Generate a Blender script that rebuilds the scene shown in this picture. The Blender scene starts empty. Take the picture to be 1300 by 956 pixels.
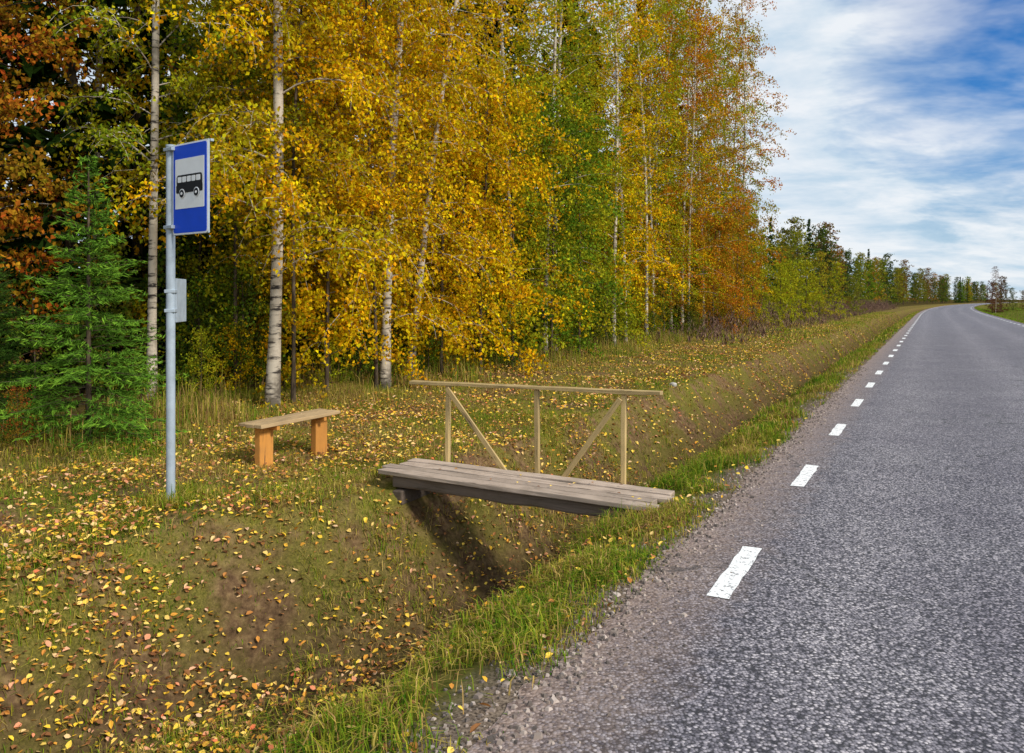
import bpy, math, random
import numpy as np
from mathutils import Vector, Matrix
random.seed(7); RNG=np.random.default_rng(7)
scene=bpy.context.scene
A=math.atan(533/1011.0); SA,CA=math.sin(A),math.cos(A)

# ---------------- road-aligned coordinates ----------------
def off(s):
    s=np.asarray(s,float)
    d=np.clip(s-90,0,520)
    return 0.00022*d*d+np.clip(s-610,0,None)*0.00044*520
def W(s,t):
    tt=np.asarray(t,float)+off(s)
    return SA*s+CA*tt, CA*s-SA*tt
def vn(x,y,seed=0):
    r=np.random.default_rng(seed); o=0
    for k in range(6):
        a=r.uniform(0,6.28); f=r.uniform(.6,1.6)*(1.35**k); p=r.uniform(0,6.28)
        o=o+np.sin((x*math.cos(a)+y*math.sin(a))*f+p+1.3*np.sin((x*math.sin(a)-y*math.cos(a))*f*.7+p*2))/(1.2**k)
    return o/3.2
PT=[-900,-60,-25,-15,-9,-7,-6,-5.0,-4.65,-4.2,-3.8,-3.45,-3.15,-2.7,-2.3,-1.9,-1.62,-1.35,-1.0,5.1,5.4,5.9,7.3,8.3,10,40,900]
PZ=[1.5,.5,.25,.08,-.05,-.13,-.19,-.14,-.17,-.70,-1.20,-1.30,-1.18,-.58,-.17,-.06,-.014,-.014,-.05,-.05,-.014,-.05,-.45,-.45,-.15,-.1,1.0]
def tshift(s,t):
    q=np.clip((5.9-s)/1.8,0,1);q=q*q*(3-2*q)
    return .75*q*np.clip((-3.5-t)/.9,0,1)*np.clip((t+9)/2.6,0,1)
def gz(s,t):
    s=np.asarray(s,float);t=np.asarray(t,float)
    te=t+tshift(s,t)
    z=np.interp(te+(.13*vn(s*.9,t*.3,3)+.05*vn(s*3.1,t*.8,5))*np.clip((-1.8-t)*2,0,1),PT,PZ)
    m=np.clip((-1.7-t)/.8,0,1)+np.clip((t-6)/2,0,1)
    d=np.clip((-2.5-te)/.5,0,1)*np.clip((te+5.2)/.6,0,1)
    z=z+m*(.045*vn(s*1.5,t*1.5,1)+(.018+.03*d)*vn(s*6,t*6,2)+.014*d*vn(s*15,t*15,4))
    return z

# ---------------- mesh helpers ----------------
def quadmesh(name,V,F,mi=None,smooth=None,attrs=None,mats=()):
    V=np.asarray(V,np.float32);F=np.asarray(F,np.int32)
    me=bpy.data.meshes.new(name)
    me.vertices.add(len(V));me.vertices.foreach_set("co",V.ravel())
    me.loops.add(F.size);me.loops.foreach_set("vertex_index",F.ravel())
    me.polygons.add(len(F));me.polygons.foreach_set("loop_start",np.arange(0,F.size,4,dtype=np.int32))
    if mi is not None: me.polygons.foreach_set("material_index",np.asarray(mi,np.int32))
    me.update(calc_edges=True)
    me.polygons.foreach_set("use_smooth",np.asarray(smooth,bool) if smooth is not None else np.zeros(len(F),bool))
    for k,(dom,a) in (attrs or {}).items():
        at=me.attributes.new(k,'FLOAT',dom);at.data.foreach_set("value",np.asarray(a,np.float32))
    for m in mats: me.materials.append(m)
    return me
def addobj(name,me,parent=None,loc=(0,0,0)):
    o=bpy.data.objects.new(name,me);scene.collection.objects.link(o);o.location=loc
    if parent: o.parent=parent
    return o
def empty(name,loc=(0,0,0),rz=0):
    o=bpy.data.objects.new(name,None);scene.collection.objects.link(o);o.location=loc;o.rotation_euler=(0,0,rz);o.empty_display_size=.2
    return o
class Tubes:
    def __init__(s): s.V=[];s.F=[];s.n=0
    def add(s,P,R,k=5):
        P=np.asarray(P,float);R=np.asarray(R,float);n=len(P)
        T=np.gradient(P,axis=0);T/=np.linalg.norm(T,axis=1)[:,None]+1e-9
        ref=np.array([0,0,1.]) if abs(T[0,2])<.8 else np.array([1.,0,0])
        X=np.cross(T,ref);X/=np.linalg.norm(X,axis=1)[:,None]+1e-9
        Y=np.cross(T,X)
        a=np.arange(k)*2*math.pi/k
        V=P[:,None,:]+R[:,None,None]*(np.cos(a)[None,:,None]*X[:,None,:]+np.sin(a)[None,:,None]*Y[:,None,:])
        s.V.append(V.reshape(-1,3))
        i=np.arange(n-1)[:,None]*k;j=np.arange(k)[None,:];j2=(j+1)%k
        F=np.stack([i+j,i+j2,i+k+j2,i+k+j],-1).reshape(-1,4)+s.n
        s.F.append(F);s.n+=n*k
    def get(s): return np.concatenate(s.V),np.concatenate(s.F)
def unit(v): return v/(np.linalg.norm(v,axis=-1,keepdims=True)+1e-9)
def leafquads(C,L,Wd,rng,adir=None,down=.5):
    n=len(C)
    if adir is None:
        a=rng.normal(size=(n,3));a[:,2]-=down;a=unit(a)
    else: a=unit(adir+rng.normal(size=(n,3))*.25)
    b=unit(np.cross(a,rng.normal(size=(n,3))))
    L=np.broadcast_to(L,(n,))[:,None];Wd=np.broadcast_to(Wd,(n,))[:,None]
    c=unit(np.cross(a,b))*Wd*.18
    V=np.stack([C-a*L*.5,C+b*Wd*.5-a*L*.08+c,C+a*L*.5,C-b*Wd*.5-a*L*.08+c],1).reshape(-1,3)
    F=np.arange(4*n).reshape(n,4)
    return V,F

# ---------------- materials ----------------
def newmat(name):
    m=bpy.data.materials.new(name);m.use_nodes=True;nt=m.node_tree;nt.nodes.clear();return m,nt
def N(nt,t,**k):
    n=nt.nodes.new(t)
    for a,b in k.items(): setattr(n,a,b)
    return n
def ramp(nt,stops,interp='LINEAR'):
    r=N(nt,'ShaderNodeValToRGB');e=r.color_ramp.elements;r.color_ramp.interpolation=interp
    while len(e)<len(stops): e.new(.5)
    for i,(p,c) in enumerate(stops):
        e[i].position=p;e[i].color=(c[0],c[1],c[2],1) if hasattr(c,'__len__') else (c,c,c,1)
    return r
def mix(nt,fac,a,b,bt='MIX'):
    m=N(nt,'ShaderNodeMix',data_type='RGBA',blend_type=bt)
    for i,v in ((0,fac),(6,a),(7,b)):
        if hasattr(v,'is_output') or hasattr(v,'links'): nt.links.new(v,m.inputs[i])
        else: m.inputs[i].default_value=v if i==0 else (v[0],v[1],v[2],1)
    return m.outputs[2]
def math_(nt,op,a,b=0.0,clamp=False):
    m=N(nt,'ShaderNodeMath',operation=op,use_clamp=clamp)
    for i,v in ((0,a),(1,b)):
        if hasattr(v,'links'): nt.links.new(v,m.inputs[i])
        else: m.inputs[i].default_value=v
    return m.outputs[0]
def noise(nt,vec,scale,detail=3,rough=.55,dist=0):
    n=N(nt,'ShaderNodeTexNoise');n.inputs['Scale'].default_value=scale;n.inputs['Detail'].default_value=detail
    n.inputs['Roughness'].default_value=rough;n.inputs['Distortion'].default_value=dist
    if vec is not None: nt.links.new(vec,n.inputs['Vector'])
    return n.outputs['Fac']
def finish(nt,color,rough=.8,bump=None,bs=.3,bd=.01,metal=0,spec=.3):
    p=N(nt,'ShaderNodeBsdfPrincipled');o=N(nt,'ShaderNodeOutputMaterial')
    if hasattr(color,'links'): nt.links.new(color,p.inputs['Base Color'])
    else: p.inputs['Base Color'].default_value=(*color,1)
    if hasattr(rough,'links'): nt.links.new(rough,p.inputs['Roughness'])
    else: p.inputs['Roughness'].default_value=rough
    p.inputs['Metallic'].default_value=metal;p.inputs['Specular IOR Level'].default_value=spec
    if bump is not None:
        b=N(nt,'ShaderNodeBump');b.inputs['Strength'].default_value=bs;b.inputs['Distance'].default_value=bd
        nt.links.new(bump,b.inputs['Height']);nt.links.new(b.outputs[0],p.inputs['Normal'])
    nt.links.new(p.outputs[0],o.inputs[0])
def thin(nt,color,tr=.35):
    d=N(nt,'ShaderNodeBsdfDiffuse');o=N(nt,'ShaderNodeOutputMaterial');nt.links.new(color,d.inputs[0])
    if tr<=0: nt.links.new(d.outputs[0],o.inputs[0]);return
    t=N(nt,'ShaderNodeBsdfTranslucent')
    m=N(nt,'ShaderNodeMixShader');m.inputs[0].default_value=tr;nt.links.new(color,t.inputs[0])
    nt.links.new(d.outputs[0],m.inputs[1]);nt.links.new(t.outputs[0],m.inputs[2]);nt.links.new(m.outputs[0],o.inputs[0])
def attr(nt,name): 
    a=N(nt,'ShaderNodeAttribute');a.attribute_name=name;return a.outputs['Fac']
def ramp_out(nt,v,stops,interp='LINEAR'):
    r=ramp(nt,stops,interp);nt.links.new(v,r.inputs[0]);return r.outputs[0]

def leaf_mat(name,green=(.15,.25,.015),gl=.36):
    m,nt=newmat(name);rn=attr(nt,'rnd');cl=attr(nt,'clump');oi=N(nt,'ShaderNodeObjectInfo')
    c=mix(nt,ramp_out(nt,cl,[(gl,0),(gl+.25,1)]),oi.outputs['Color'],green)
    c=mix(nt,oi.outputs['Alpha'],oi.outputs['Color'],c)
    h=N(nt,'ShaderNodeHueSaturation')
    nt.links.new(math_(nt,'ADD',math_(nt,'MULTIPLY',rn,.07),.46),h.inputs['Hue'])
    nt.links.new(math_(nt,'ADD',math_(nt,'MULTIPLY',math_(nt,'FRACT',math_(nt,'MULTIPLY',rn,7.3)),.62),.5),h.inputs['Value'])
    nt.links.new(c,h.inputs['Color']);thin(nt,h.outputs[0],.30);return m
M_leaf=leaf_mat('autumn_leaves')
def needle_mat():
    m,nt=newmat('spruce_needles');rn=attr(nt,'rnd');oi=N(nt,'ShaderNodeObjectInfo')
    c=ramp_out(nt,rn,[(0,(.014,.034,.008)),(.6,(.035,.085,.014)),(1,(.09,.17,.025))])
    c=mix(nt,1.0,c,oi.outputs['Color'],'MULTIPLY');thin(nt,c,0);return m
M_needle=needle_mat()
def birch_bark():
    m,nt=newmat('birch_bark');tc=N(nt,'ShaderNodeTexCoord');mp=N(nt,'ShaderNodeMapping');mp.inputs['Scale'].default_value=(3,3,14)
    nt.links.new(tc.outputs['Object'],mp.inputs[0]);n1=noise(nt,mp.outputs[0],1.1,5,.6)
    n2=noise(nt,tc.outputs['Object'],2.2,4,.6)
    sx=N(nt,'ShaderNodeSeparateXYZ');nt.links.new(tc.outputs['Object'],sx.inputs[0])
    base=mix(nt,n2,(.72,.65,.54),(.42,.33,.23))
    lent=ramp_out(nt,n1,[(.53,0),(.61,1)])
    c=mix(nt,lent,base,(.05,.04,.035))
    low=math_(nt,'SUBTRACT',1.0,math_(nt,'MULTIPLY',sx.outputs[2],.8),True)
    f=ramp_out(nt,math_(nt,'ADD',math_(nt,'MULTIPLY',low,.22),n2),[(.56,0),(.70,1)])
    c=mix(nt,math_(nt,'MULTIPLY',f,.85),c,(.07,.055,.04));finish(nt,c,.8,n1,.5,.02);return m
M_birch=birch_bark()
def bark():
    m,nt=newmat('dark_bark');tc=N(nt,'ShaderNodeTexCoord');mp=N(nt,'ShaderNodeMapping');mp.inputs['Scale'].default_value=(14,14,3)
    nt.links.new(tc.outputs['Object'],mp.inputs[0]);n1=noise(nt,mp.outputs[0],1.5,3)
    thin(nt,ramp_out(nt,n1,[(.3,(.03,.022,.016)),(.7,(.16,.12,.08))]),0);return m
M_bark=bark()
def grass_mat():
    m,nt=newmat('grass_blades');tn=attr(nt,'tone');rn=attr(nt,'rnd')
    c=ramp_out(nt,tn,[(0,(.05,.14,.010)),(.3,(.15,.25,.016)),(.5,(.33,.30,.03)),(.72,(.50,.35,.11)),(1,(.24,.12,.06))])
    h=N(nt,'ShaderNodeHueSaturation');nt.links.new(math_(nt,'ADD',math_(nt,'MULTIPLY',rn,.8),.6),h.inputs['Value']);nt.links.new(c,h.inputs['Color'])
    thin(nt,h.outputs[0],.25);return m
M_grass=grass_mat()
def litter_mat():
    m,nt=newmat('fallen_leaf');rn=attr(nt,'rnd')
    c=ramp_out(nt,rn,[(0,(.14,.06,.03)),(.25,(.36,.16,.06)),(.42,(.62,.27,.05)),(.6,(.85,.58,.05)),(.8,(.85,.60,.16)),(.92,(.70,.45,.28)),(1,(.70,.18,.07))])
    thin(nt,c,0);return m
M_litter=litter_mat()
def ground_mat():
    m,nt=newmat('ground_soil_grass');tc=N(nt,'ShaderNodeTexCoord');P=tc.outputs['Object'];T=attr(nt,'tpos')
    n1=noise(nt,P,1.3,4,.65);n2=noise(nt,P,14,4,.7);n3=noise(nt,P,60,2,.7)
    soil=ramp_out(nt,n2,[(.3,(.06,.032,.018)),(.5,(.16,.095,.05)),(.7,(.28,.18,.09))])
    grs=ramp_out(nt,n3,[(.3,(.06,.065,.012)),(.55,(.16,.145,.025)),(.75,(.28,.23,.06))])
    c=mix(nt,ramp_out(nt,n1,[(.40,0),(.58,1)]),soil,grs)
    mr=N(nt,'ShaderNodeMapRange');nt.links.new(T,mr.inputs[0]);mr.inputs[1].default_value=-4.6;mr.inputs[2].default_value=-3.8
    c=mix(nt,math_(nt,'MULTIPLY',mr.outputs[0],.8),c,ramp_out(nt,n2,[(.3,(.03,.02,.012)),(.55,(.085,.055,.028)),(.75,(.17,.12,.055))]))
    g2=ramp_out(nt,n2,[(.3,(.06,.075,.012)),(.7,(.18,.17,.035))])
    mr=N(nt,'ShaderNodeMapRange');nt.links.new(T,mr.inputs[0]);mr.inputs[1].default_value=-2.7;mr.inputs[2].default_value=-2.3
    c=mix(nt,math_(nt,'MULTIPLY',mr.outputs[0],.75),c,g2)
    mr=N(nt,'ShaderNodeMapRange');nt.links.new(math_(nt,'ADD',T,math_(nt,'MULTIPLY',n1,.35)),mr.inputs[0]);mr.inputs[1].default_value=-1.72;mr.inputs[2].default_value=-1.5
    mr2=N(nt,'ShaderNodeMapRange');nt.links.new(T,mr2.inputs[0]);mr2.inputs[1].default_value=5.9;mr2.inputs[2].default_value=5.5
    c=mix(nt,math_(nt,'MULTIPLY',mr.outputs[0],mr2.outputs[0]),c,ramp_out(nt,n3,[(.35,(.06,.045,.035)),(.65,(.26,.20,.15))]))
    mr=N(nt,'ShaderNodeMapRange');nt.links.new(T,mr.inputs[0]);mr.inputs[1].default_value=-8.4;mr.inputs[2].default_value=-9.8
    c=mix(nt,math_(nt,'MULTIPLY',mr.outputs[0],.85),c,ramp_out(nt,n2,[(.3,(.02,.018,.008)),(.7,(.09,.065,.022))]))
    thin(nt,c,0);return m
M_ground=ground_mat()
def asphalt():
    m,nt=newmat('asphalt_aggregate');tc=N(nt,'ShaderNodeTexCoord');P=tc.outputs['Object'];T=attr(nt,'tpos')
    v=N(nt,'ShaderNodeTexVoronoi');v.inputs['Scale'].default_value=72;nt.links.new(P,v.inputs['Vector'])
    sx=N(nt,'ShaderNodeSeparateColor');nt.links.new(v.outputs['Color'],sx.inputs[0])
    st=ramp_out(nt,sx.outputs[0],[(0,(.075,.07,.085)),(.3,(.18,.17,.195)),(.6,(.31,.29,.32)),(.85,(.47,.435,.46)),(1,(.70,.65,.66))])
    gap=ramp_out(nt,v.outputs['Distance'],[(.42,0),(.75,1)])
    c=mix(nt,math_(nt,'MULTIPLY',gap,.9),st,(.03,.03,.036))
    n1=noise(nt,P,.9,4,.6);n2=noise(nt,P,6,3,.6)
    c=mix(nt,ramp_out(nt,n1,[(.35,.6),(.7,0)]),c,(.62,.60,.66),'MULTIPLY')
    mr=N(nt,'ShaderNodeMapRange');nt.links.new(math_(nt,'ADD',T,math_(nt,'MULTIPLY',n2,-.5)),mr.inputs[0]);mr.inputs[1].default_value=-1.1;mr.inputs[2].default_value=-1.8
    c=mix(nt,math_(nt,'MULTIPLY',mr.outputs[0],.8),c,mix(nt,sx.outputs[1],(.16,.10,.075),(.55,.40,.31)))
    w=math_(nt,'ABSOLUTE',math_(nt,'SINE',math_(nt,'MULTIPLY',math_(nt,'ADD',T,.4),1.75)))
    c=mix(nt,math_(nt,'MULTIPLY',w,.4),c,(.5,.5,.55),'MULTIPLY')
    vc=N(nt,'ShaderNodeTexVoronoi',feature='DISTANCE_TO_EDGE');vc.inputs['Scale'].default_value=.33
    wv=N(nt,'ShaderNodeVectorMath',operation='ADD');nt.links.new(P,wv.inputs[0])
    nz=N(nt,'ShaderNodeTexNoise');nz.inputs['Scale'].default_value=1.6;nz.inputs['Detail'].default_value=5;nt.links.new(P,nz.inputs['Vector']);nt.links.new(nz.outputs['Color'],wv.inputs[1])
    nt.links.new(wv.outputs[0],vc.inputs['Vector'])
    cr=ramp_out(nt,vc.outputs['Distance'],[(0,1),(.008,0)])
    c=mix(nt,math_(nt,'MULTIPLY',math_(nt,'MULTIPLY',cr,.7),ramp_out(nt,n1,[(.45,0),(.55,1)])),c,(.02,.02,.02))
    finish(nt,c,.72,math_(nt,'SUBTRACT',1.0,v.outputs['Distance']),.6,.006,spec=.35);return m
M_road=asphalt()
def paint():
    m,nt=newmat('road_paint');tc=N(nt,'ShaderNodeTexCoord');P=tc.outputs['Object']
    v=N(nt,'ShaderNodeTexVoronoi');v.inputs['Scale'].default_value=75;nt.links.new(P,v.inputs['Vector'])
    n=noise(nt,P,22,5,.7);w=ramp_out(nt,math_(nt,'ADD',n,math_(nt,'MULTIPLY',v.outputs['Distance'],.35)),[(.74,0),(.84,1)])
    c=mix(nt,w,(.86,.86,.86),(.20,.20,.21));finish(nt,c,.6,v.outputs['Distance'],.3,.004);return m
M_paint=paint()
def wood(name,a,b,dark=.5):
    m,nt=newmat(name);tc=N(nt,'ShaderNodeTexCoord');oi=N(nt,'ShaderNodeObjectInfo')
    ad=N(nt,'ShaderNodeVectorMath',operation='ADD');nt.links.new(tc.outputs['Object'],ad.inputs[0]);nt.links.new(oi.outputs['Location'],ad.inputs[1])
    mp=N(nt,'ShaderNodeMapping');mp.inputs['Scale'].default_value=(2.2,30,30);nt.links.new(ad.outputs[0],mp.inputs[0])
    n1=noise(nt,mp.outputs[0],1.3,6,.65,.6);n2=noise(nt,ad.outputs[0],3.5,4,.6)
    c=mix(nt,n1,a,b);c=mix(nt,ramp_out(nt,n2,[(.45,0),(.75,dark)]),c,(.10,.075,.05))
    c=mix(nt,ramp_out(nt,n1,[(.58,0),(.66,.75)]),c,(.07,.05,.035))
    h=N(nt,'ShaderNodeHueSaturation');nt.links.new(c,h.inputs['Color']);nt.links.new(math_(nt,'ADD',math_(nt,'MULTIPLY',oi.outputs['Random'],.4),.78),h.inputs['Value'])
    finish(nt,h.outputs[0],.8,n1,.5,.004);return m
M_deck=wood('weathered_plank',(.56,.45,.36),(.30,.225,.18));M_dark=wood('old_dark_beam',(.22,.165,.13),(.06,.045,.035),.8)
M_rail=wood('rail_timber',(.62,.45,.20),(.40,.28,.12),.45);M_leg=wood('bench_leg_timber',(.62,.28,.06),(.44,.18,.035),.25);M_seat=wood('bench_seat_timber',(.56,.40,.22),(.38,.25,.12),.3)
def plain(name,c,r=.5,metal=0,var=.12):
    m,nt=newmat(name);tc=N(nt,'ShaderNodeTexCoord');n=noise(nt,tc.outputs['Object'],9,5,.65)
    c2=tuple(x*(1-var*2.5) for x in c);finish(nt,mix(nt,ramp_out(nt,n,[(.4,0),(.75,1)]),c,c2),r,None,metal=metal,spec=.4);return m
M_galv=plain('galvanised_steel',(.40,.47,.54),.5,.1);M_blue=plain('sign_blue',(.008,.075,.68),.4,0,.05);M_white=plain('sign_white',(.86,.88,.90),.4,0,.03);M_black=plain('sign_black',(.012,.012,.014),.4)
M_stone=plain('stone',(.50,.47,.43),.9,0,.15)

# ---------------- ground, road, markings ----------------
sv=np.concatenate([np.arange(-60,0,5),np.arange(0,16,.07),np.arange(16,60,.5),np.geomspace(60,2500,60)])
tv=np.concatenate([-np.geomspace(1500,12.5,26),np.arange(-12,-6.5,.12),np.arange(-6.5,-1,.06),np.linspace(-.9,5,6),np.arange(5.2,11,.3),np.geomspace(11.5,1500,26)])
S,T=np.meshgrid(sv,tv,indexing='ij');X,Y=W(S,T);Z=gz(S,T)
def gridF(n,m):
    i=np.arange(n-1)[:,None]*m;j=np.arange(m-1)[None,:]
    return np.stack([i+j,i+m+j,i+m+j+1,i+j+1],-1).reshape(-1,4)
V=np.stack([X,Y,Z],-1).reshape(-1,3);F=gridF(len(sv),len(tv))[:,::-1]
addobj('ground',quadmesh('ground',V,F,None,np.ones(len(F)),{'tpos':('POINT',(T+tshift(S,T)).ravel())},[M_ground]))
sr=np.concatenate([np.arange(-50,0,2),np.arange(0,40,.06),np.arange(40,100,.5),np.geomspace(100,2400,50)])
er=np.random.default_rng(5)
jl=.05*vn(sr*2,sr*0,11)+.03*vn(sr*14,sr*0,12)+er.normal(0,.012,len(sr))
cols=[]
for k,t0 in enumerate([-1.52,-1.3,-.8,0,1,2,3,4,5,5.5]):
    cols.append(t0+(jl if k==0 else (0 if k<9 else -jl)))
T=np.stack([np.broadcast_to(c,sr.shape) for c in cols],1);S=np.repeat(sr[:,None],T.shape[1],1);X,Y=W(S,T)
Z=np.zeros_like(T);Z[:,0]=-.008;Z[:,-1]=-.008
V=np.stack([X,Y,Z],-1).reshape(-1,3);F=gridF(len(sr),T.shape[1])[:,::-1]
addobj('road',quadmesh('road',V,F,None,np.ones(len(F)),{'tpos':('POINT',T.ravel())},[M_road]))
Vs=[];Fs=[];n=0
for side,tc_ in ((0,-1.05),(1,5.0)):
    s0=4.42-2.96*8
    while s0<420:
        k=9 if s0<12 else 3
        ss=np.linspace(s0,s0+1.0,k);j=er.normal(0,.004,(k,2))
        tt=np.stack([tc_-.06+j[:,0],tc_+.06+j[:,1]],1);S2=np.repeat(ss[:,None],2,1)
        S2[0]+=er.normal(0,.01,2);S2[-1]+=er.normal(0,.01,2)
        X,Y=W(S2,tt);Vs.append(np.stack([X,Y,np.full_like(X,.004)],-1).reshape(-1,3));Fs.append(gridF(k,2)[:,::-1]+n);n+=2*k
        s0+=2.96
addobj('road_markings',quadmesh('road_markings',np.concatenate(Vs),np.concatenate(Fs),None,None,None,[M_paint]))

# ---------------- grass ----------------
def blades(name,n,srange,trange,hfun,tonefun,wid,seed,bend=.7,keep=None,mat=M_grass):
    r=np.random.default_rng(seed)
    s=r.uniform(*srange,n);t=r.uniform(*trange,n)
    k=np.ones(n,bool)
    if keep is not None: k=r.random(n)<keep(s,t)
    on_deck=(s>6.2)&(s<7.02)&(t>-4.9)&(t<-1.9)&(gz(s,t)>-.45)
    k&=~on_deck
    s=s[k];t=t[k];n=len(s)
    h=hfun(s,t,r);x,y=W(s,t);P=np.stack([x,y,gz(s,t)-.01],-1)
    az=r.uniform(0,6.283,n);D=np.stack([np.cos(az),np.sin(az),0*az],-1);B=np.stack([-np.sin(az),np.cos(az),0*az],-1)
    b=np.clip(r.normal(bend,.35,n),.05,1.6)[:,None];h=h[:,None];w=(wid*r.uniform(.6,1.4,n))[:,None]
    up=np.array([0,0,1.])
    mid=P+up*h*.6+D*h*b*.25;tip=P+up*h*np.clip(1.0-.42*b,.3,1)+D*h*b*.8
    V=np.stack([P-B*w*.5,P+B*w*.5,mid-B*w*.42,mid+B*w*.42,tip-B*w*.08,tip+B*w*.08],1).reshape(-1,3)
    i=np.arange(n)[:,None]*6
    F=np.concatenate([i+np.array([[0,1,3,2]]),i+np.array([[2,3,5,4]])],1).reshape(-1,4)
    tone=np.clip(tonefun(s,t,r),0,1)
    return V,F,np.repeat(tone,2),np.repeat(r.random(n),2)
parts=[]
def hverge(s,t,r): return r.uniform(.05,.18,len(s))*(1+.5*vn(s*2.2,t*2,21))*np.clip((-1.35-t)/.35,.25,1)
def tverge(s,t,r): return r.normal(.37,.17,len(s))+.30*vn(s*1.3,t*2,22)+(r.random(len(s))<.2)*.4
def kverge(s,t): return np.clip(.42+.85*vn(s*2.5,t*3,23),.03,1)*np.clip((-1.42-t)/.25,.05,1)*np.clip((t+2.55+.15*vn(s*2,t,28))/.3,0,1)
parts.append(blades('',75000,(1,10),(-2.75,-1.45),hverge,tverge,.006,31,.8,kverge))
parts.append(blades('',45000,(10,34),(-2.85,-1.5),hverge,tverge,.011,32,.8,kverge))
parts.append(blades('',25000,(34,120),(-3.0,-1.55),hverge,tverge,.034,33,.8,kverge))
def hb(s,t,r): return r.uniform(.03,.11,len(s))*(1+.45*vn(s*1.6,t*1.6,24))*(1+np.clip((-7.6-t)/1.5,0,1.6))
def tb(s,t,r): return r.normal(.50,.18,len(s))+.30*vn(s*.9,t*.9,25)+np.where(t+tshift(s,t)>-4.7,.10,0)
def kb(s,t): 
    te=t+tshift(s,t);return np.clip(.62+.75*vn(s*1.1,t*1.3,26),.08,1)*np.where((te>-4.3)&(t<-2.5),.5,1)
parts.append(blades('',200000,(1,12),(-10.5,-2.5),hb,tb,.005,34,.9,kb))
parts.append(blades('',80000,(12,34),(-12,-2.6),hb,tb,.012,35,.8,kb))
parts.append(blades('',40000,(34,120),(-13,-2.8),lambda s,t,r:hb(s,t,r)*1.6,tb,.034,36,.7,None))
parts.append(blades('',42000,(2,50),(-10.8,-7.6),lambda s,t,r:r.uniform(.2,.65,len(s))*np.clip((-7.2-t)/1.6,.4,1),lambda s,t,r:r.normal(.55,.26,len(s))+.2*vn(s*.8,t,29),.009,37,.5,lambda s,t:np.clip(.15+vn(s*1.2,t*1.2,27)*1.4,0,1)*np.clip((-7.2-t)/1.5,.1,1)))
parts.append(blades('',700,(4.5,5.2),(-6.2,-5.6),lambda s,t,r:r.uniform(.08,.22,len(s)),lambda s,t,r:r.normal(.45,.15,len(s)),.006,38,.7))
parts.append(blades('',16000,(1.5,9.0),(-6.2,-4.1),lambda s,t,r:r.uniform(.08,.2,len(s)),lambda s,t,r:r.normal(.42,.2,len(s)),.006,40,.9,lambda s,t:np.clip(vn(s*2.2,t*2.2,41)*2,0,1)*(np.abs(t+tshift(s,t)+4.75)<.45)))
# clumpy tufts on the ditch banks
parts.append(blades('',60000,(1.2,14),(-5.6,-2.5),lambda s,t,r:r.uniform(.06,.17,len(s)),lambda s,t,r:r.normal(.52,.22,len(s)),.006,42,1.0,lambda s,t:np.clip(vn(s*3.6,t*3.6,43)*3-.7,0,1)))
parts.append(blades('',20000,(40,200),(5.6,24),lambda s,t,r:r.uniform(.08,.2,len(s)),lambda s,t,r:r.normal(.25,.1,len(s)),.035,39,.7))
def joinparts(name,parts,mat):
    n=0;Vs=[];Fs=[];a=[];b=[]
    for V,F,t1,r1 in parts: Vs.append(V);Fs.append(F+n);n+=len(V);a.append(t1);b.append(r1)
    me=quadmesh(name,np.concatenate(Vs),np.concatenate(Fs),None,None,{'tone':('FACE',np.concatenate(a)),'rnd':('FACE',np.concatenate(b))},[mat])
    return addobj(name,me)
joinparts('grass',parts,M_grass)
def stalks():
    r=np.random.default_rng(50);n=8000
    s=r.uniform(30,170,n);t=r.uniform(-15,-6.8,n)
    k=r.random(n)<np.clip(.6+.6*vn(s*.5,t*.8,51),.1,1);s=s[k];t=t[k];n=len(s)
    x,y=W(s,t);h=r.uniform(.7,1.7,n)*np.clip((-6.4-t)/1.5,.35,1)*np.clip((s-26)/14,.4,1)
    P=np.stack([x,y,gz(s,t)],-1);C=[];
    for q in np.linspace(.15,1,9):
        C.append(P+np.stack([r.normal(0,.05,n)+.0*h,r.normal(0,.05,n),h*q],-1))
    C=np.concatenate(C);ad=np.tile(np.array([[0,0,1.]]),(len(C),1))+r.normal(0,.35,(len(C),3))
    V,F=leafquads(C,r.uniform(.15,.3,len(C)),r.uniform(.02,.05,len(C)),r,ad)
    return V,F,np.clip(r.normal(.97,.05,len(C)),0,1),r.random(len(C))*.7
m,nt=newmat('dead_weed');tn=attr(nt,'rnd')
thin(nt,ramp_out(nt,tn,[(0,(.08,.045,.04)),(.5,(.20,.12,.09)),(.8,(.34,.23,.15))]),0)
joinparts('dead_weeds',[stalks()],m)

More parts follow.
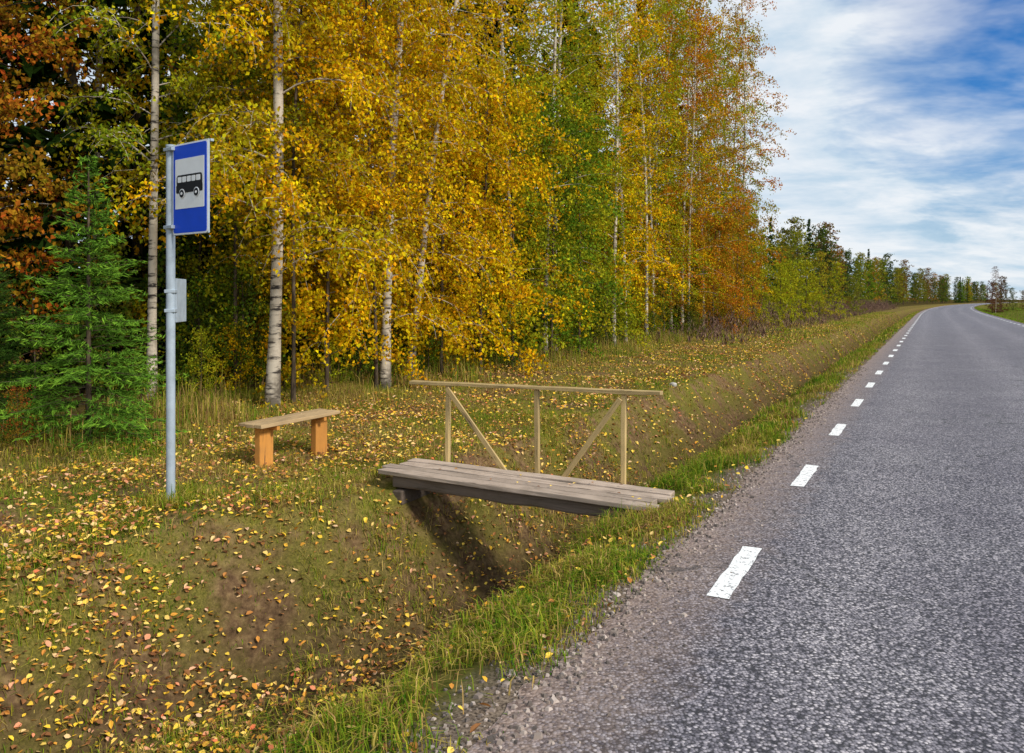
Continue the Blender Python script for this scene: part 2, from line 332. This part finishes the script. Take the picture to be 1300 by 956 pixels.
# ---------------- fallen leaves ----------------
def litter():
    r=np.random.default_rng(60);out=[]
    for n,sr_,tr_,L in ((44000,(1,11),(-10,-2.4),.044),(9000,(1,5.5),(-6.5,-2.5),.046),(24000,(11,30),(-11,-2.6),.06),(1100,(2,12),(-2.6,-1.5),.042),(8000,(30,60),(-11,-3),.09)):
        s=r.uniform(*sr_,n);t=r.uniform(*tr_,n)
        k=r.random(n)<np.clip(.55+.55*vn(s*1.2,t*1.2,61)+.25*vn(s*4,t*4,62),.10,1);s=s[k];t=t[k];n=len(s)
        x,y=W(s,t);z=gz(s,t)+r.uniform(.008,.06,n)
        dk=(s>6.25)&(s<6.95)&(t>-4.85)&(t<-1.95);z=np.where(dk&(z>-.3),-1.5,z)
        nrm=unit(np.stack([r.normal(0,.4,n),r.normal(0,.4,n),np.ones(n)],-1))
        az=r.uniform(0,6.28,n);a=unit(np.cross(nrm,np.stack([np.cos(az),np.sin(az),0*az],-1)));b=np.cross(nrm,a)
        L_=(L*r.uniform(.5,1.3,n))[:,None];w=L_*r.uniform(.55,.85,n)[:,None];C=np.stack([x,y,z],-1)
        c=nrm*L_*r.uniform(0,.25,n)[:,None]
        V=np.stack([C-a*L_*.5,C+b*w*.45-a*L_*.18+c,C+b*w*.36+a*L_*.2+c,C+a*L_*.55,C-b*w*.36+a*L_*.2+c,C-b*w*.45-a*L_*.18+c],1).reshape(-1,3)
        i=np.arange(n)[:,None]*6
        F=np.concatenate([i+np.array([[0,1,2,3]]),i+np.array([[0,3,4,5]])],1).reshape(-1,4)
        q=r.random(n);out.append((V,F,np.repeat(q,2),np.repeat(q,2)))
    # a few leaves blown on to the bridge deck
    n=16;s=r.uniform(6.35,6.85,n);t=r.uniform(-4.6,-2.1,n);x,y=W(s,t);C=np.stack([x,y,np.full(n,-.016)],-1)
    az=r.uniform(0,6.28,n);a=np.stack([np.cos(az),np.sin(az),0*az],-1);b=np.stack([-np.sin(az),np.cos(az),0*az],-1)
    V=np.stack([C-a*.02,C+b*.013+[0,0,.006],C+a*.022,C-b*.013+[0,0,.006]],1).reshape(-1,3);q=r.random(n);out.append((V,np.arange(4*n).reshape(n,4),q,q))
    return out
joinparts('fallen_leaves',litter(),M_litter)
def pebbles():
    r=np.random.default_rng(70);n=5200;s=1+r.random(n)**1.7*20;t=-1.55+r.normal(0,.16,n);x,y=W(s,t)
    C=np.stack([x,y,np.where(t>-1.5,.002,gz(s,t)+.002)],-1);sz=r.uniform(.004,.011,n)*(1+(r.random(n)<.03)*1.0)
    c=np.array([[-1,-1,-1],[1,-1,-1],[1,1,-1],[-1,1,-1],[-.6,-.6,.8],[.6,-.6,.8],[.6,.6,.8],[-.6,.6,.8]],float)
    V=c[None]*(1+r.normal(0,.2,(n,8,3)));a=r.uniform(0,6.28,n);ca,sa=np.cos(a)[:,None],np.sin(a)[:,None]
    V=np.stack([V[...,0]*ca-V[...,1]*sa,V[...,0]*sa+V[...,1]*ca,V[...,2]*.7],-1)*sz[:,None,None]+C[:,None]
    f=np.array([[0,3,2,1],[4,5,6,7],[0,1,5,4],[1,2,6,5],[2,3,7,6],[3,0,4,7]])
    F=(np.arange(n)[:,None,None]*8+f[None]).reshape(-1,4)
    q=np.repeat(r.random(n),6);return (V.reshape(-1,3),F,q,q)
m,nt=newmat('gravel');finish(nt,ramp_out(nt,attr(nt,'rnd'),[(0,(.07,.06,.055)),(.5,(.24,.19,.16)),(1,(.48,.40,.35))]),.85)
joinparts('roadside_gravel',[pebbles()],m)

# ---------------- trees ----------------
def broadleaf(name,seed,H,cb,R,nprim,ntw,lpt,leaf,r0,lean=(0,0),droop=.5,el0=.5,barkm=None,topshape=.55,twl=(.5,1.15),twigs=True):
    r=np.random.default_rng(seed);tb=Tubes();C=[];CL=[]
    zz=np.linspace(0,H,14);f=zz/H
    ph=r.uniform(0,6.28,2);wv=.016*H
    px=lean[0]*zz+wv*(np.sin(f*5+ph[0])-np.sin(ph[0]))*f;py=lean[1]*zz+wv*(np.sin(f*4+ph[1])-np.sin(ph[1]))*f
    TP=np.stack([px,py,zz-.15*(f==0)],-1);TR=r0*(1-f)**.8+.008;TR[0]*=1.35
    tb.add(TP,TR,8)
    for i in range(nprim):
        q=(i+r.random())/nprim;h=cb+(H*.985-cb)*q
        p0=np.array([np.interp(h,zz,TP[:,0]),np.interp(h,zz,TP[:,1]),h])
        L=R*(1-q)**topshape*(.75+.5*q)*r.uniform(.55,1.2)+.3
        az=i*2.4+r.normal(0,.4);el=el0+q*.55+r.normal(0,.12)
        k=6;pts=[p0];d=np.array([math.cos(az)*math.cos(el),math.sin(az)*math.cos(el),math.sin(el)])
        for j in range(k):
            pts.append(pts[-1]+d*L/k);d=d+np.array([0,0,-droop*.28*(1-.4*q)])+r.normal(0,.07,3);d/=np.linalg.norm(d)
        pts=np.array(pts);rb=min(.022,r0*.3)*(L/R)
        tb.add(pts,np.linspace(rb,.003,k+1),4 if twigs else 3)
        clump=r.random()
        for j in range(ntw):
            u=.10+.90*(j+r.random())/ntw;a=u*k;ia=min(int(a),k-1);p=pts[ia]*(1-(a-ia))+pts[ia+1]*(a-ia)
            az2=az+r.normal(0,1.0);e2=r.uniform(-.3,.6);d=np.array([math.cos(az2)*math.cos(e2),math.sin(az2)*math.cos(e2),math.sin(e2)])
            tl=r.uniform(*twl)*(.6+.4*(1-q));tp=[p]
            for m_ in range(4):
                tp.append(tp[-1]+d*tl/4);d=d+np.array([0,0,-droop*.75]);d/=np.linalg.norm(d)
            tp=np.array(tp)
            if twigs: tb.add(tp,np.linspace(.004,.002,5),3)
            nl=int(lpt*tl/((twl[0]+twl[1])*.5)*r.uniform(.5,1.4));w=r.random(nl)**.8*4;iw=np.minimum(w.astype(int),3);fr=(w-iw)[:,None]
            C.append(tp[iw]*(1-fr)+tp[iw+1]*fr+r.normal(0,.05+.015*leaf/.06,(nl,3)));CL.append(np.full(nl,np.clip(.55*clump+.45*r.random(),0,1)))
    C=np.concatenate(C);CL=np.concatenate(CL);n=len(C)
    LV,LF=leafquads(C,leaf*r.uniform(.7,1.25,n),leaf*.8*r.uniform(.7,1.2,n),r,None,.9)
    TV,TF=tb.get()
    V=np.concatenate([TV,LV]);F=np.concatenate([TF,LF+len(TV)]);z=np.zeros(len(TF))
    return quadmesh(name,V,F,np.concatenate([z,np.ones(n)]),np.concatenate([z+1,np.zeros(n)]),
        {'rnd':('FACE',np.concatenate([z,r.random(n)])),'clump':('FACE',np.concatenate([z,CL]))},[barkm or M_birch,M_leaf])
def spruce(name,seed,H,R,whorl,nb,nsub,nn,nl,nw,cb=.3,r0=.12):
    r=np.random.default_rng(seed);tb=Tubes();C=[];D=[];TN=[]
    zz=np.linspace(0,H,10);tb.add(np.stack([0*zz,0*zz,zz-.1*(zz==0)],-1),r0*(1-zz/H)+.008,7)
    h=cb
    while h<H-.05:
        q=h/H
        for i in range(nb):
            az=r.uniform(0,6.28);L=R*(1-q)**.85*r.uniform(.7,1.1)+.04;el=-.15+.75*q+r.normal(0,.1)
            d=np.array([math.cos(az)*math.cos(el),math.sin(az)*math.cos(el),math.sin(el)]);k=5;pts=[np.array([0,0,h+r.normal(0,whorl*.25)])]
            for j in range(k): pts.append(pts[-1]+d*L/k);d=d+np.array([0,0,-.10+.07*j]);d/=np.linalg.norm(d)
            pts=np.array(pts);tb.add(pts,np.linspace(.012*L/R*r0/.1+.003,.002,k+1),3)
            side=unit(np.cross(pts[-1]-pts[0],np.array([0,0,1.])))
            ns=max(3,int(nsub*L/R))
            for j in range(ns):
                u=.12+.88*j/ns;a=u*k;ia=min(int(a),k-1);p=pts[ia]*(1-(a-ia))+pts[ia+1]*(a-ia)
                sg=1 if j%2 else -1;bd=unit(pts[ia+1]-pts[ia]);sd=unit(bd*.75+side*sg*.85+np.array([0,0,-.18])+r.normal(0,.1,3))
                sl=L*.38*(1.1-u)+.06*L+.03
                m_=max(3,int(nn*(sl/(R*.4)+.2)));w=r.random(m_)
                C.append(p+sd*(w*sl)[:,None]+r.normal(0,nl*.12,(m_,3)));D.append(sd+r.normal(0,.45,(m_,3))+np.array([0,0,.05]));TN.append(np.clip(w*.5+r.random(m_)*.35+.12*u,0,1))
        h+=whorl*r.uniform(.8,1.2)
    C=np.concatenate(C);D=np.concatenate(D);TN=np.concatenate(TN);n=len(C)
    LV,LF=leafquads(C,nl*r.uniform(.7,1.3,n),nw*r.uniform(.7,1.3,n),r,D);TV,TF=tb.get();z=np.zeros(len(TF))
    return quadmesh(name,np.concatenate([TV,LV]),np.concatenate([TF,LF+len(TV)]),np.concatenate([z,np.ones(n)]),np.concatenate([z+1,np.zeros(n)]),
        {'rnd':('FACE',np.concatenate([z,TN]))},[M_bark,M_needle])
def place(name,me,x,y,rz=None,sc=1,col=(1,1,1,1),parent=None,z=None,sz=None):
    o=addobj(name,me.copy() if me.users else me,parent)
    s=SA*x+CA*y;t=CA*x-SA*y
    o.location=(x,y,(float(gz(s,t-off(s))) if z is None else z));o.rotation_euler=(0,0,random.uniform(0,6.28) if rz is None else rz)
    o.scale=(sc,sc,sc);o.color=col;return o
Yl=(.93,.60,.010);Or=(.70,.30,.018);YG=(.52,.50,.020);GR=(.18,.29,.022);DO=(.42,.12,.025)
tall=[broadleaf('tall_birch_%d'%i,100+i,17+i,1.3+.5*i,2.6,64,8,30,.095,.070,droop=.65,el0=.35,twigs=False,twl=(.5,1.5)) for i in range(3)]
T1=broadleaf('birch_a',201,16,3.4,2.2,50,8,44,.068,.068,(.0,0),.6,barkm=M_birch)
T2=broadleaf('birch_b',202,16,1.9,2.5,64,10,60,.074,.094,(.045,.01),.8,el0=.35,twl=(.5,1.5))
T3=broadleaf('birch_c',203,17,1.2,2.6,66,9,56,.076,.088,(.02,.0),.8,el0=.3,twl=(.5,1.5))
T4=broadleaf('birch_d',204,14,1.5,2.2,50,8,50,.076,.075,(.12,.0),.8,el0=.3,twl=(.5,1.4))
T5=broadleaf('birch_e',205,15,4.0,2.2,50,8,36,.085,.09,(.17,.0),.6,twigs=False)
young=[broadleaf('young_birch_%d'%i,300+i,6.5+i,.5,1.6,46,7,38,.078,.03,droop=.75,el0=.35,barkm=M_bark,twl=(.35,1.0),twigs=False) for i in range(2)]
slim=broadleaf('slim_birch',310,9,2.9,1.5,46,8,44,.072,.028,droop=.8,el0=.3,barkm=M_bark,twl=(.4,1.3),lean=(.03,0))
shrub=[broadleaf('shrub_%d'%i,400+i,2.2+.5*i,.1,1.0,28,6,14,.075,.014,droop=.2,el0=.6,barkm=M_bark,twl=(.2,.5),twigs=False) for i in range(2)]
bushy=[broadleaf('bushy_tree_%d'%i,420+i,10+2*i,.5,2.9,46,6,12,.26,.10,droop=.3,el0=.4,barkm=M_bark,topshape=.4,twl=(.6,1.3),twigs=False) for i in range(2)]
maple=broadleaf('orange_tree',500,12,1.6,2.8,50,9,38,.095,.10,droop=.25,el0=.25,barkm=M_bark,twigs=False)
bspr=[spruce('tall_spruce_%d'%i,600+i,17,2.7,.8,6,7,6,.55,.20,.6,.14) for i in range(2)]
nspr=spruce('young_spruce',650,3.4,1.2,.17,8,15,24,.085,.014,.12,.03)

place('birch_tree',T1,-5.7,12.6,0,col=(*YG,.7))
place('birch_tree',T2,-3.8,12.6,0,col=(*Yl,.5))
place('birch_tree',T3,-2.43,15.2,0,col=(*Yl,.35))
place('birch_tree',T4,-2.2,17.0,0,col=(*Yl,.4))
place('birch_tree',T5,4.7,35,0,col=(*YG,.6))
place('birch_tree',slim,(372-650)*12.9/1011,12.9,1.0,1.0,col=(*Yl,.5))
place('birch_tree',slim,(478-650)*14.6/1011,14.6,2.2,1.0,col=(*Yl,.35))
place('birch_tree',slim,(300-650)*13.6/1011,13.6,4.0,1.05,col=(*YG,.6))
for px,yy,c in ((830,36,Yl),(852,37.5,YG),(874,36,Or),(893,38,Or)):
    place('birch_tree',tall[random.randrange(3)],(px-650)*yy/1011,yy,sc=.9,col=(*c,.45))
def wp(s,t):
    x,y=W(s,t);return float(x),float(y)
s=18.5;i=0
while s<46:
    t=-9.7-random.random()*1.4;x,y=wp(s,t)
    c=[Yl,YG,YG,Yl,Yl,YG,Or][i%7]
    place('birch_tree',tall[i%3],x,y,sc=random.uniform(.85,1.05),col=(*c,random.uniform(.3,.8)));s+=random.uniform(2.1,3.1);i+=1
for s,t in ((43.5,-9.0),(46,-10),(48,-12)):
    x,y=wp(s,t);place('birch_tree',tall[i%3],x,y,sc=1.02,col=(*(Or if i%2 else YG),.5));i+=1
for k in range(8):
    x,y=wp(9+k*4.6+random.random(),-13-random.random()*2);c=[Yl,YG,YG,Or][k%4]
    place('birch_tree',tall[k%3],x,y,sc=random.uniform(.8,1.05),col=(*c,.6))
for (px,yy,sc,c,g) in ((415,14.0,.95,Yl,.3),(455,16.0,1.0,Yl,.35),(300,14.2,.85,YG,.6),(560,17.5,1.15,Yl,.3),(610,18.5,1.1,Yl,.3),(650,20,1.15,YG,.6),(700,22,1.15,GR,.8),
      (735,24,1.1,YG,.6),(680,25,1.1,Yl,.35),(770,28,1.0,YG,.5),(250,15,.9,GR,.7),(375,16.5,1.1,Yl,.35),(520,19.5,1.2,Yl,.35),
      (905,38,.95,Or,.4),(935,40,.9,Or,.4),(955,42,.9,YG,.5),(880,40,.9,YG,.5),(820,33,.6,Yl,.5),(430,19,1.1,YG,.5),(330,17,1.1,YG,.6)):
    place('young_birch_tree',young[random.randrange(2)],(px-650)*yy/1011,yy,sc=sc,col=(*c,g))
place('maple_tree',maple,-8.2,11.9,.4,.9,col=(.58,.23,.02,.45));place('maple_tree',maple,-9.6,14.0,2.0,1,col=(*DO,.4))
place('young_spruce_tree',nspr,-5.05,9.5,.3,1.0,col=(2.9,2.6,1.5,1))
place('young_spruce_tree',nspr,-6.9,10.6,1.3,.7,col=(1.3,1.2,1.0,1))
under=empty('forest_undergrowth')
for k in range(100):
    s_=random.uniform(7,46);t_=-9.3-random.random()*4.5;x,y=wp(s_,t_)
    place('shrub',shrub[k%2],x,y,sc=random.uniform(.3,.9),col=(*random.choice([(.10,.16,.02),(.08,.12,.02),(.10,.15,.02),(.25,.25,.03),(.2,.10,.03)]),.8),parent=under)
for px,yy,sc,c in ((20,8.8,.25,DO),(180,10.6,.35,GR),(255,12.6,.4,YG),(300,13.4,.5,Yl),(420,14.5,.45,YG)):
    place('shrub',shrub[random.randrange(2)],(px-650)*yy/1011,yy,sc=sc,col=(*c,.5),parent=under)
forest=empty('spruce_forest')
for row,(t0,ds) in enumerate(((-14.5,2.4),(-18.5,2.8),(-24,3.4))):
    s_=-2.0+row
    while s_<46+row:
        x,y=wp(s_,t0+random.uniform(-1.2,1.2));b=random.uniform(.35,.65)
        place('spruce',bspr[random.randrange(2)],x,y,sc=random.uniform(.8,1.1),col=(b,b*.9,b*.8,1),parent=forest);s_+=ds*random.uniform(.7,1.3)
far=empty('distant_forest')
for k in range(130):
    s_=60+ (k/130)**1.6*520;t_=-12-random.random()*12-(5 if s_<90 else 0);x,y=wp(s_,t_)
    if random.random()<.16: place('spruce',bspr[k%2],x,y,sc=random.uniform(.55,.72),col=(1.1,.95,.85,1),parent=far)
    else: place('tree',bushy[k%2],x,y,sc=random.uniform(.8,1.1),col=(*random.choice([(.38,.34,.03),GR,(.25,.22,.035),(.3,.16,.04),(.55,.28,.03),(.10,.14,.03),(.07,.10,.025),(.07,.09,.025)]),.4),parent=far)
bushes=empty('roadside_bushes')
for px,yy,sc,c in ((1005,52,.42,YG),(1022,58,.44,YG),(1040,64,.45,(.5,.42,.03)),(1060,72,.42,YG),(990,50,.4,YG),(1085,85,.42,(.3,.3,.03)),(1012,66,.6,(.35,.36,.03))):
    place('young_tree',bushy[random.randrange(2)],(px-650)*yy/1011,yy,sc=sc,col=(*c,.35),parent=bushes)
for k in range(34):
    s_=52+random.random()**1.4*90;t_=-9.5-random.random()*6;x,y=wp(s_,t_)
    if s_<85 and k%4==0: place('young_tree',bushy[k%2],x,y,sc=random.uniform(.25,.4),col=(*random.choice([YG,GR,DO]),.5),parent=bushes)
    else: place('bush',shrub[k%2],x,y,sc=random.uniform(.7,1.4),col=(*random.choice([YG,GR,DO,(.25,.13,.06)]),.5),parent=bushes)
hz=empty('horizon_forest')
for k in range(64):
    x=130+k*9+random.uniform(-3,3);y=480+random.uniform(-30,40)-k*1.6
    if k%3: place('tree',bushy[k%2],x,y,sc=random.uniform(.9,1.3),col=(.08,.10,.05,.3),parent=hz,z=-.5)
    else: place('spruce',bspr[k%2],x,y,sc=random.uniform(.55,.75),col=(.8,.8,.9,1),parent=hz,z=-.5)
for px,yy,sc,c,me in ((1264,120,.42,(.20,.07,.05),tall[1]),(1260,122,.52,(.20,.075,.05),bushy[0]),(1270,124,.5,(.17,.09,.04),bushy[1]),(1286,128,.36,(.12,.14,.03),bushy[1]),(1300,120,.38,(.25,.15,.04),bushy[0]),(1314,118,.4,(.14,.12,.03),bushy[1])):
    place('roadside_tree',me,(px-650)*yy/1011,yy,sc=sc,col=(*c,.2),z=-.9)

# ---------------- built things ----------------
def box(name,size,loc,mat,parent,rot=(0,0,0),bev=.004,jit=0):
    x,y,z=[v*.5 for v in size];nx=max(1,int(size[0]/.3)) if jit else 1
    xs=np.linspace(-x,x,nx+1);V=[];F=[]
    for xx in xs:
        for a,b in ((-y,-z),(y,-z),(y,z),(-y,z)):
            V.append((xx+random.gauss(0,jit*.3),a+random.gauss(0,jit),b+random.gauss(0,jit)))
    for i in range(nx):
        for j in range(4): F.append((i*4+j,i*4+(j+1)%4,(i+1)*4+(j+1)%4,(i+1)*4+j))
    F.append((3,2,1,0));F.append(tuple(nx*4+j for j in range(4)))
    me=bpy.data.meshes.new(name);me.from_pydata(V,[],F);me.materials.append(mat)
    import bmesh
    bm=bmesh.new();bm.from_mesh(me);bmesh.ops.recalc_face_normals(bm,faces=bm.faces);bm.to_mesh(me);bm.free()
    o=addobj(name,me,parent,loc);o.rotation_euler=rot
    if bev: 
        md=o.modifiers.new('bevel','BEVEL');md.width=bev;md.segments=2
    return o
bx,by=wp(6.6,-3.4);br=empty('wooden_footbridge',(bx,by,0),-A)
for i in range(4):
    y=-.24+i*.158;ln=2.82+random.uniform(-.08,.08)
    box('deck_plank_%d'%(i+1),(ln,.142,.042),(random.uniform(-.06,.06)+(.03 if i>1 else -.02),y,-.052+random.uniform(-.007,.007)),M_deck,br,(random.uniform(-.03,.03),.012,random.uniform(-.006,.006)),.006,.003)
box('front_beam',(2.5,.13,.12),(-.02,-.20,-.137),M_dark,br,(0,.012,0),.02,.008)
box('rear_beam',(2.5,.13,.12),(-.02,.22,-.137),M_dark,br,(0,.012,.01),.02,.008)
box('support_right',(.12,.55,.20),(1.02,0,-.30),M_dark,br,(0,0,0),.015,.004)
box('support_left',(.12,.6,.14),(-1.18,0,-.27),M_dark,br,(0,0,0),.015,.004)
yr=.335
for i,x in enumerate((-1.0,.02,.90)):
    box('rail_post_%d'%(i+1),(.95,.045,.042),(x,yr+.0,.30),M_rail,br,(0,-math.pi/2+random.uniform(-.01,.01),0),.003,.001)
box('top_rail',(2.72,.085,.032),(-.10,yr,.792),M_rail,br,(0,-.012,0),.004,.0025)
def brace(x0,z0,x1,z1,nm):
    L=math.hypot(x1-x0,z1-z0);box(nm,(L,.022,.05),((x0+x1)/2,yr-.036,(z0+z1)/2),M_rail,br,(0,-math.atan2(z1-z0,x1-x0),0),.003,.001)
brace(-.99,.74,-.30,-.06,'brace_left');brace(.88,.74,.30,-.06,'brace_right')
bx,by=wp(6.84,-6.42);gb=float(gz(6.84,-6.42));be=empty('wooden_bench',(bx,by,gb+.02),-A)
for i in range(3): box('seat_plank_%d'%(i+1),(1.26+random.uniform(-.03,.03),.104,.036),(-.115+i*.114,random.uniform(-.015,.015),.462+random.uniform(-.003,.003)),M_seat,be,(random.uniform(-.02,.02),0,math.pi/2),.004,.002)
for i,y in enumerate((-.44,.44)):
    box('leg_%d'%(i+1),(.54,.20,.075),(0,y,.17),M_leg,be,(0,-math.pi/2,0),.004,.001)
    box('crossbar_%d'%(i+1),(.30,.045,.05),(0,y+.062*(1 if y<0 else -1),.415),M_leg,be,(0,0,0),.003,.001)
# sign
sx_,sy_=-3.0,7.0;ps,pt=SA*sx_+CA*sy_,CA*sx_-SA*sy_;zb=float(gz(ps,pt));sg=empty('bus_stop_sign',(sx_,sy_,0))
tb=Tubes();zz=np.array([zb-.3,1.0,2.99]);tb.add(np.stack([0*zz,0*zz,zz],-1),[.038,.038,.038],20)
V,F=tb.get();addobj('pole',quadmesh('pole',V,F,None,np.ones(len(F)),None,[M_galv]),sg)
tb=Tubes();tb.add([(0,0,2.99),(0,0,3.005),(0,0,3.01)],[.041,.041,.001],20);V,F=tb.get();addobj('pole_cap',quadmesh('cap',V,F,None,None,None,[M_galv]),sg)
ang=-math.radians(36);pn=empty('panel',(0,0,0),ang);pn.parent=sg
PW,PH=.53,.79;x0=.055;zc=2.60
def plate(name,w,h,x,z,y,mat,th=.003,par=pn,bev=0): return box(name,(w,th,h),(x,y,z),mat,par,(0,0,0),bev)
cx=x0+PW/2;yf=-.012
plate('back_plate',PW,PH,cx,zc,yf+.008,M_galv,.016,bev=.006)
def rrect(name,w,h,x,z,y,mat,rad,th=.002):
    pts=[]
    for (sx2,sz2,a0) in ((1,1,0),(-1,1,90),(-1,-1,180),(1,-1,270)):
        for k in range(6):
            a=math.radians(a0+k*18);pts.append((sx2*(w/2-rad)+rad*math.cos(a),sz2*(h/2-rad)+rad*math.sin(a)))
    me=bpy.data.meshes.new(name);n=len(pts);V=[(p[0]+x,y,p[1]+z) for p in pts]+[(p[0]+x,y-th,p[1]+z) for p in pts]
    F=[tuple(range(n))[::-1],tuple(range(n,2*n))]+[(i,(i+1)%n,n+(i+1)%n,n+i) for i in range(n)]
    me.from_pydata(V,[],[f[::-1] for f in F]);me.materials.append(mat)
    import bmesh
    bm=bmesh.new();bm.from_mesh(me);bmesh.ops.recalc_face_normals(bm,faces=bm.faces);bm.to_mesh(me);bm.free()
    return addobj(name,me,pn)
rrect('white_border',PW-.006,PH-.006,cx,zc,yf-.001,M_white,.03)
rrect('blue_field',PW-.035,PH-.035,cx,zc,yf-.0035,M_blue,.024)
rrect('white_field',PW-.10,PW-.10,cx,zc+.045,yf-.006,M_white,.006)
bz=zc+.045;yb=yf-.0085
rrect('bus_body',.38,.15,cx,bz+.0,yb,M_black,.03)
rrect('bus_skirt',.39,.07,cx,bz-.045,yb-.0004,M_black,.012,.0025)
for k in range(5): rrect('bus_window_%d'%(k+1),.056,.048,cx-.14+k*.069,bz+.035,yb-.0032,M_white,.008)
for k,dx in enumerate((-.105,.11)):
    rrect('wheel_arch_%d'%(k+1),.080,.080,cx+dx,bz-.084,yb-.0035,M_white,.0398)
    rrect('wheel_%d'%(k+1),.066,.066,cx+dx,bz-.086,yb-.006,M_black,.0328)
    rrect('hub_%d'%(k+1),.024,.024,cx+dx,bz-.086,yb-.0085,M_white,.0118)
for k,z in enumerate((2.96,zc-.32)): box('bracket_%d'%(k+1),(.13,.10,.03),(.03,.0,z),M_galv,pn,(0,0,0),.004)
box('top_bar',(PW+.06,.03,.022),(cx-.02,.02,2.985),M_galv,pn,(0,0,0),.003)
tp=empty('timetable',(0,0,0),math.radians(99));tp.parent=sg
box('timetable_plate',(.36,.015,.39),(.22,-.03,1.64),M_galv,tp,(0,0,0),.004)
box('timetable_clamp',(.10,.09,.03),(.01,0,1.72),M_galv,tp,(0,0,0),.004);box('timetable_clamp_low',(.10,.09,.03),(.01,0,1.55),M_galv,tp,(0,0,0),.004)
import bmesh
me=bpy.data.meshes.new('stone');bm=bmesh.new();bmesh.ops.create_icosphere(bm,subdivisions=3,radius=.08)
for v in bm.verts: v.co*=1+.12*math.sin(v.co.x*31+v.co.y*23)+.1*math.sin(v.co.z*40+v.co.x*17); v.co.z*=.7
bm.to_mesh(me);bm.free();me.materials.append(M_stone)
o=place('stone',me,(855-650)*16.5/1011,16.5);o.location.z+=.04

# ---------------- light, sky ----------------
az=math.radians(128);el=math.radians(36)
to=Vector((math.sin(az)*math.cos(el),math.cos(az)*math.cos(el),math.sin(el)))
sd=bpy.data.lights.new('sun','SUN');sd.energy=3.6;sd.angle=math.radians(10);sd.color=(1,.94,.84)
so=bpy.data.objects.new('sun',sd);scene.collection.objects.link(so);so.rotation_euler=to.to_track_quat('Z','Y').to_euler()
w=bpy.data.worlds.new('World');scene.world=w;w.use_nodes=True;nt=w.node_tree;nt.nodes.clear()
sk=N(nt,'ShaderNodeTexSky',sky_type='NISHITA');sk.sun_disc=False;sk.sun_elevation=el;sk.sun_rotation=az;sk.air_density=1.2;sk.dust_density=.6;sk.ozone_density=2.5
tc=N(nt,'ShaderNodeTexCoord');sp=N(nt,'ShaderNodeSeparateXYZ');nt.links.new(tc.outputs['Generated'],sp.inputs[0])
zz=math_(nt,'ADD',math_(nt,'MAXIMUM',sp.outputs[2],0.0),.22)
cb=N(nt,'ShaderNodeCombineXYZ');nt.links.new(math_(nt,'DIVIDE',sp.outputs[0],zz),cb.inputs[0]);nt.links.new(math_(nt,'DIVIDE',sp.outputs[1],zz),cb.inputs[1])
mp=N(nt,'ShaderNodeMapping');mp.inputs['Rotation'].default_value=(0,0,.5);mp.inputs['Scale'].default_value=(.8,1.1,1);mp.inputs['Location'].default_value=(3.1,1.7,0);nt.links.new(cb.outputs[0],mp.inputs[0])
n1=noise(nt,mp.outputs[0],1.3,5,.56,.3);n2=noise(nt,mp.outputs[0],3.2,5,.6,.2)
dt=N(nt,'ShaderNodeVectorMath',operation='DOT_PRODUCT');nt.links.new(tc.outputs['Generated'],dt.inputs[0]);dt.inputs[1].default_value=Vector((.60,.74,.33)).normalized()
hole=N(nt,'ShaderNodeMapRange');nt.links.new(dt.outputs['Value'],hole.inputs[0]);hole.inputs[1].default_value=.94;hole.inputs[2].default_value=.995;hole.inputs[3].default_value=-.10;hole.inputs[4].default_value=.36
f=math_(nt,'SUBTRACT',math_(nt,'ADD',math_(nt,'MULTIPLY',n1,.45),math_(nt,'MULTIPLY',n2,.55)),hole.outputs[0])
mask=ramp_out(nt,f,[(.16,0),(.48,1)])
cc=ramp_out(nt,n2,[(.35,(6.0,7.7,9.2)),(.60,(9.9,10.3,10.7))])
skc=mix(nt,1.0,sk.outputs[0],(.28,.74,1.35),'MULTIPLY')
col=mix(nt,math_(nt,'MULTIPLY',mask,.95),skc,cc)
bg=N(nt,'ShaderNodeBackground');bg.inputs[1].default_value=.09;nt.links.new(col,bg.inputs[0]);o=N(nt,'ShaderNodeOutputWorld');nt.links.new(bg.outputs[0],o.inputs[0])
try: w.cycles.sampling_method='NONE'
except Exception as e: print('world sampling',e)

# ---------------- camera ----------------
cd=bpy.data.cameras.new('camera');cd.lens=28;cd.sensor_width=36;cd.sensor_fit='HORIZONTAL';cd.shift_y=-98/1300;cd.clip_end=6000;cd.clip_start=.05
co=bpy.data.objects.new('camera',cd);scene.collection.objects.link(co);co.location=(0,0,1.65);co.rotation_euler=(math.pi/2,0,0);scene.camera=co
scene.view_settings.view_transform='Standard';scene.view_settings.look='None';scene.view_settings.exposure=0;scene.view_settings.gamma=1
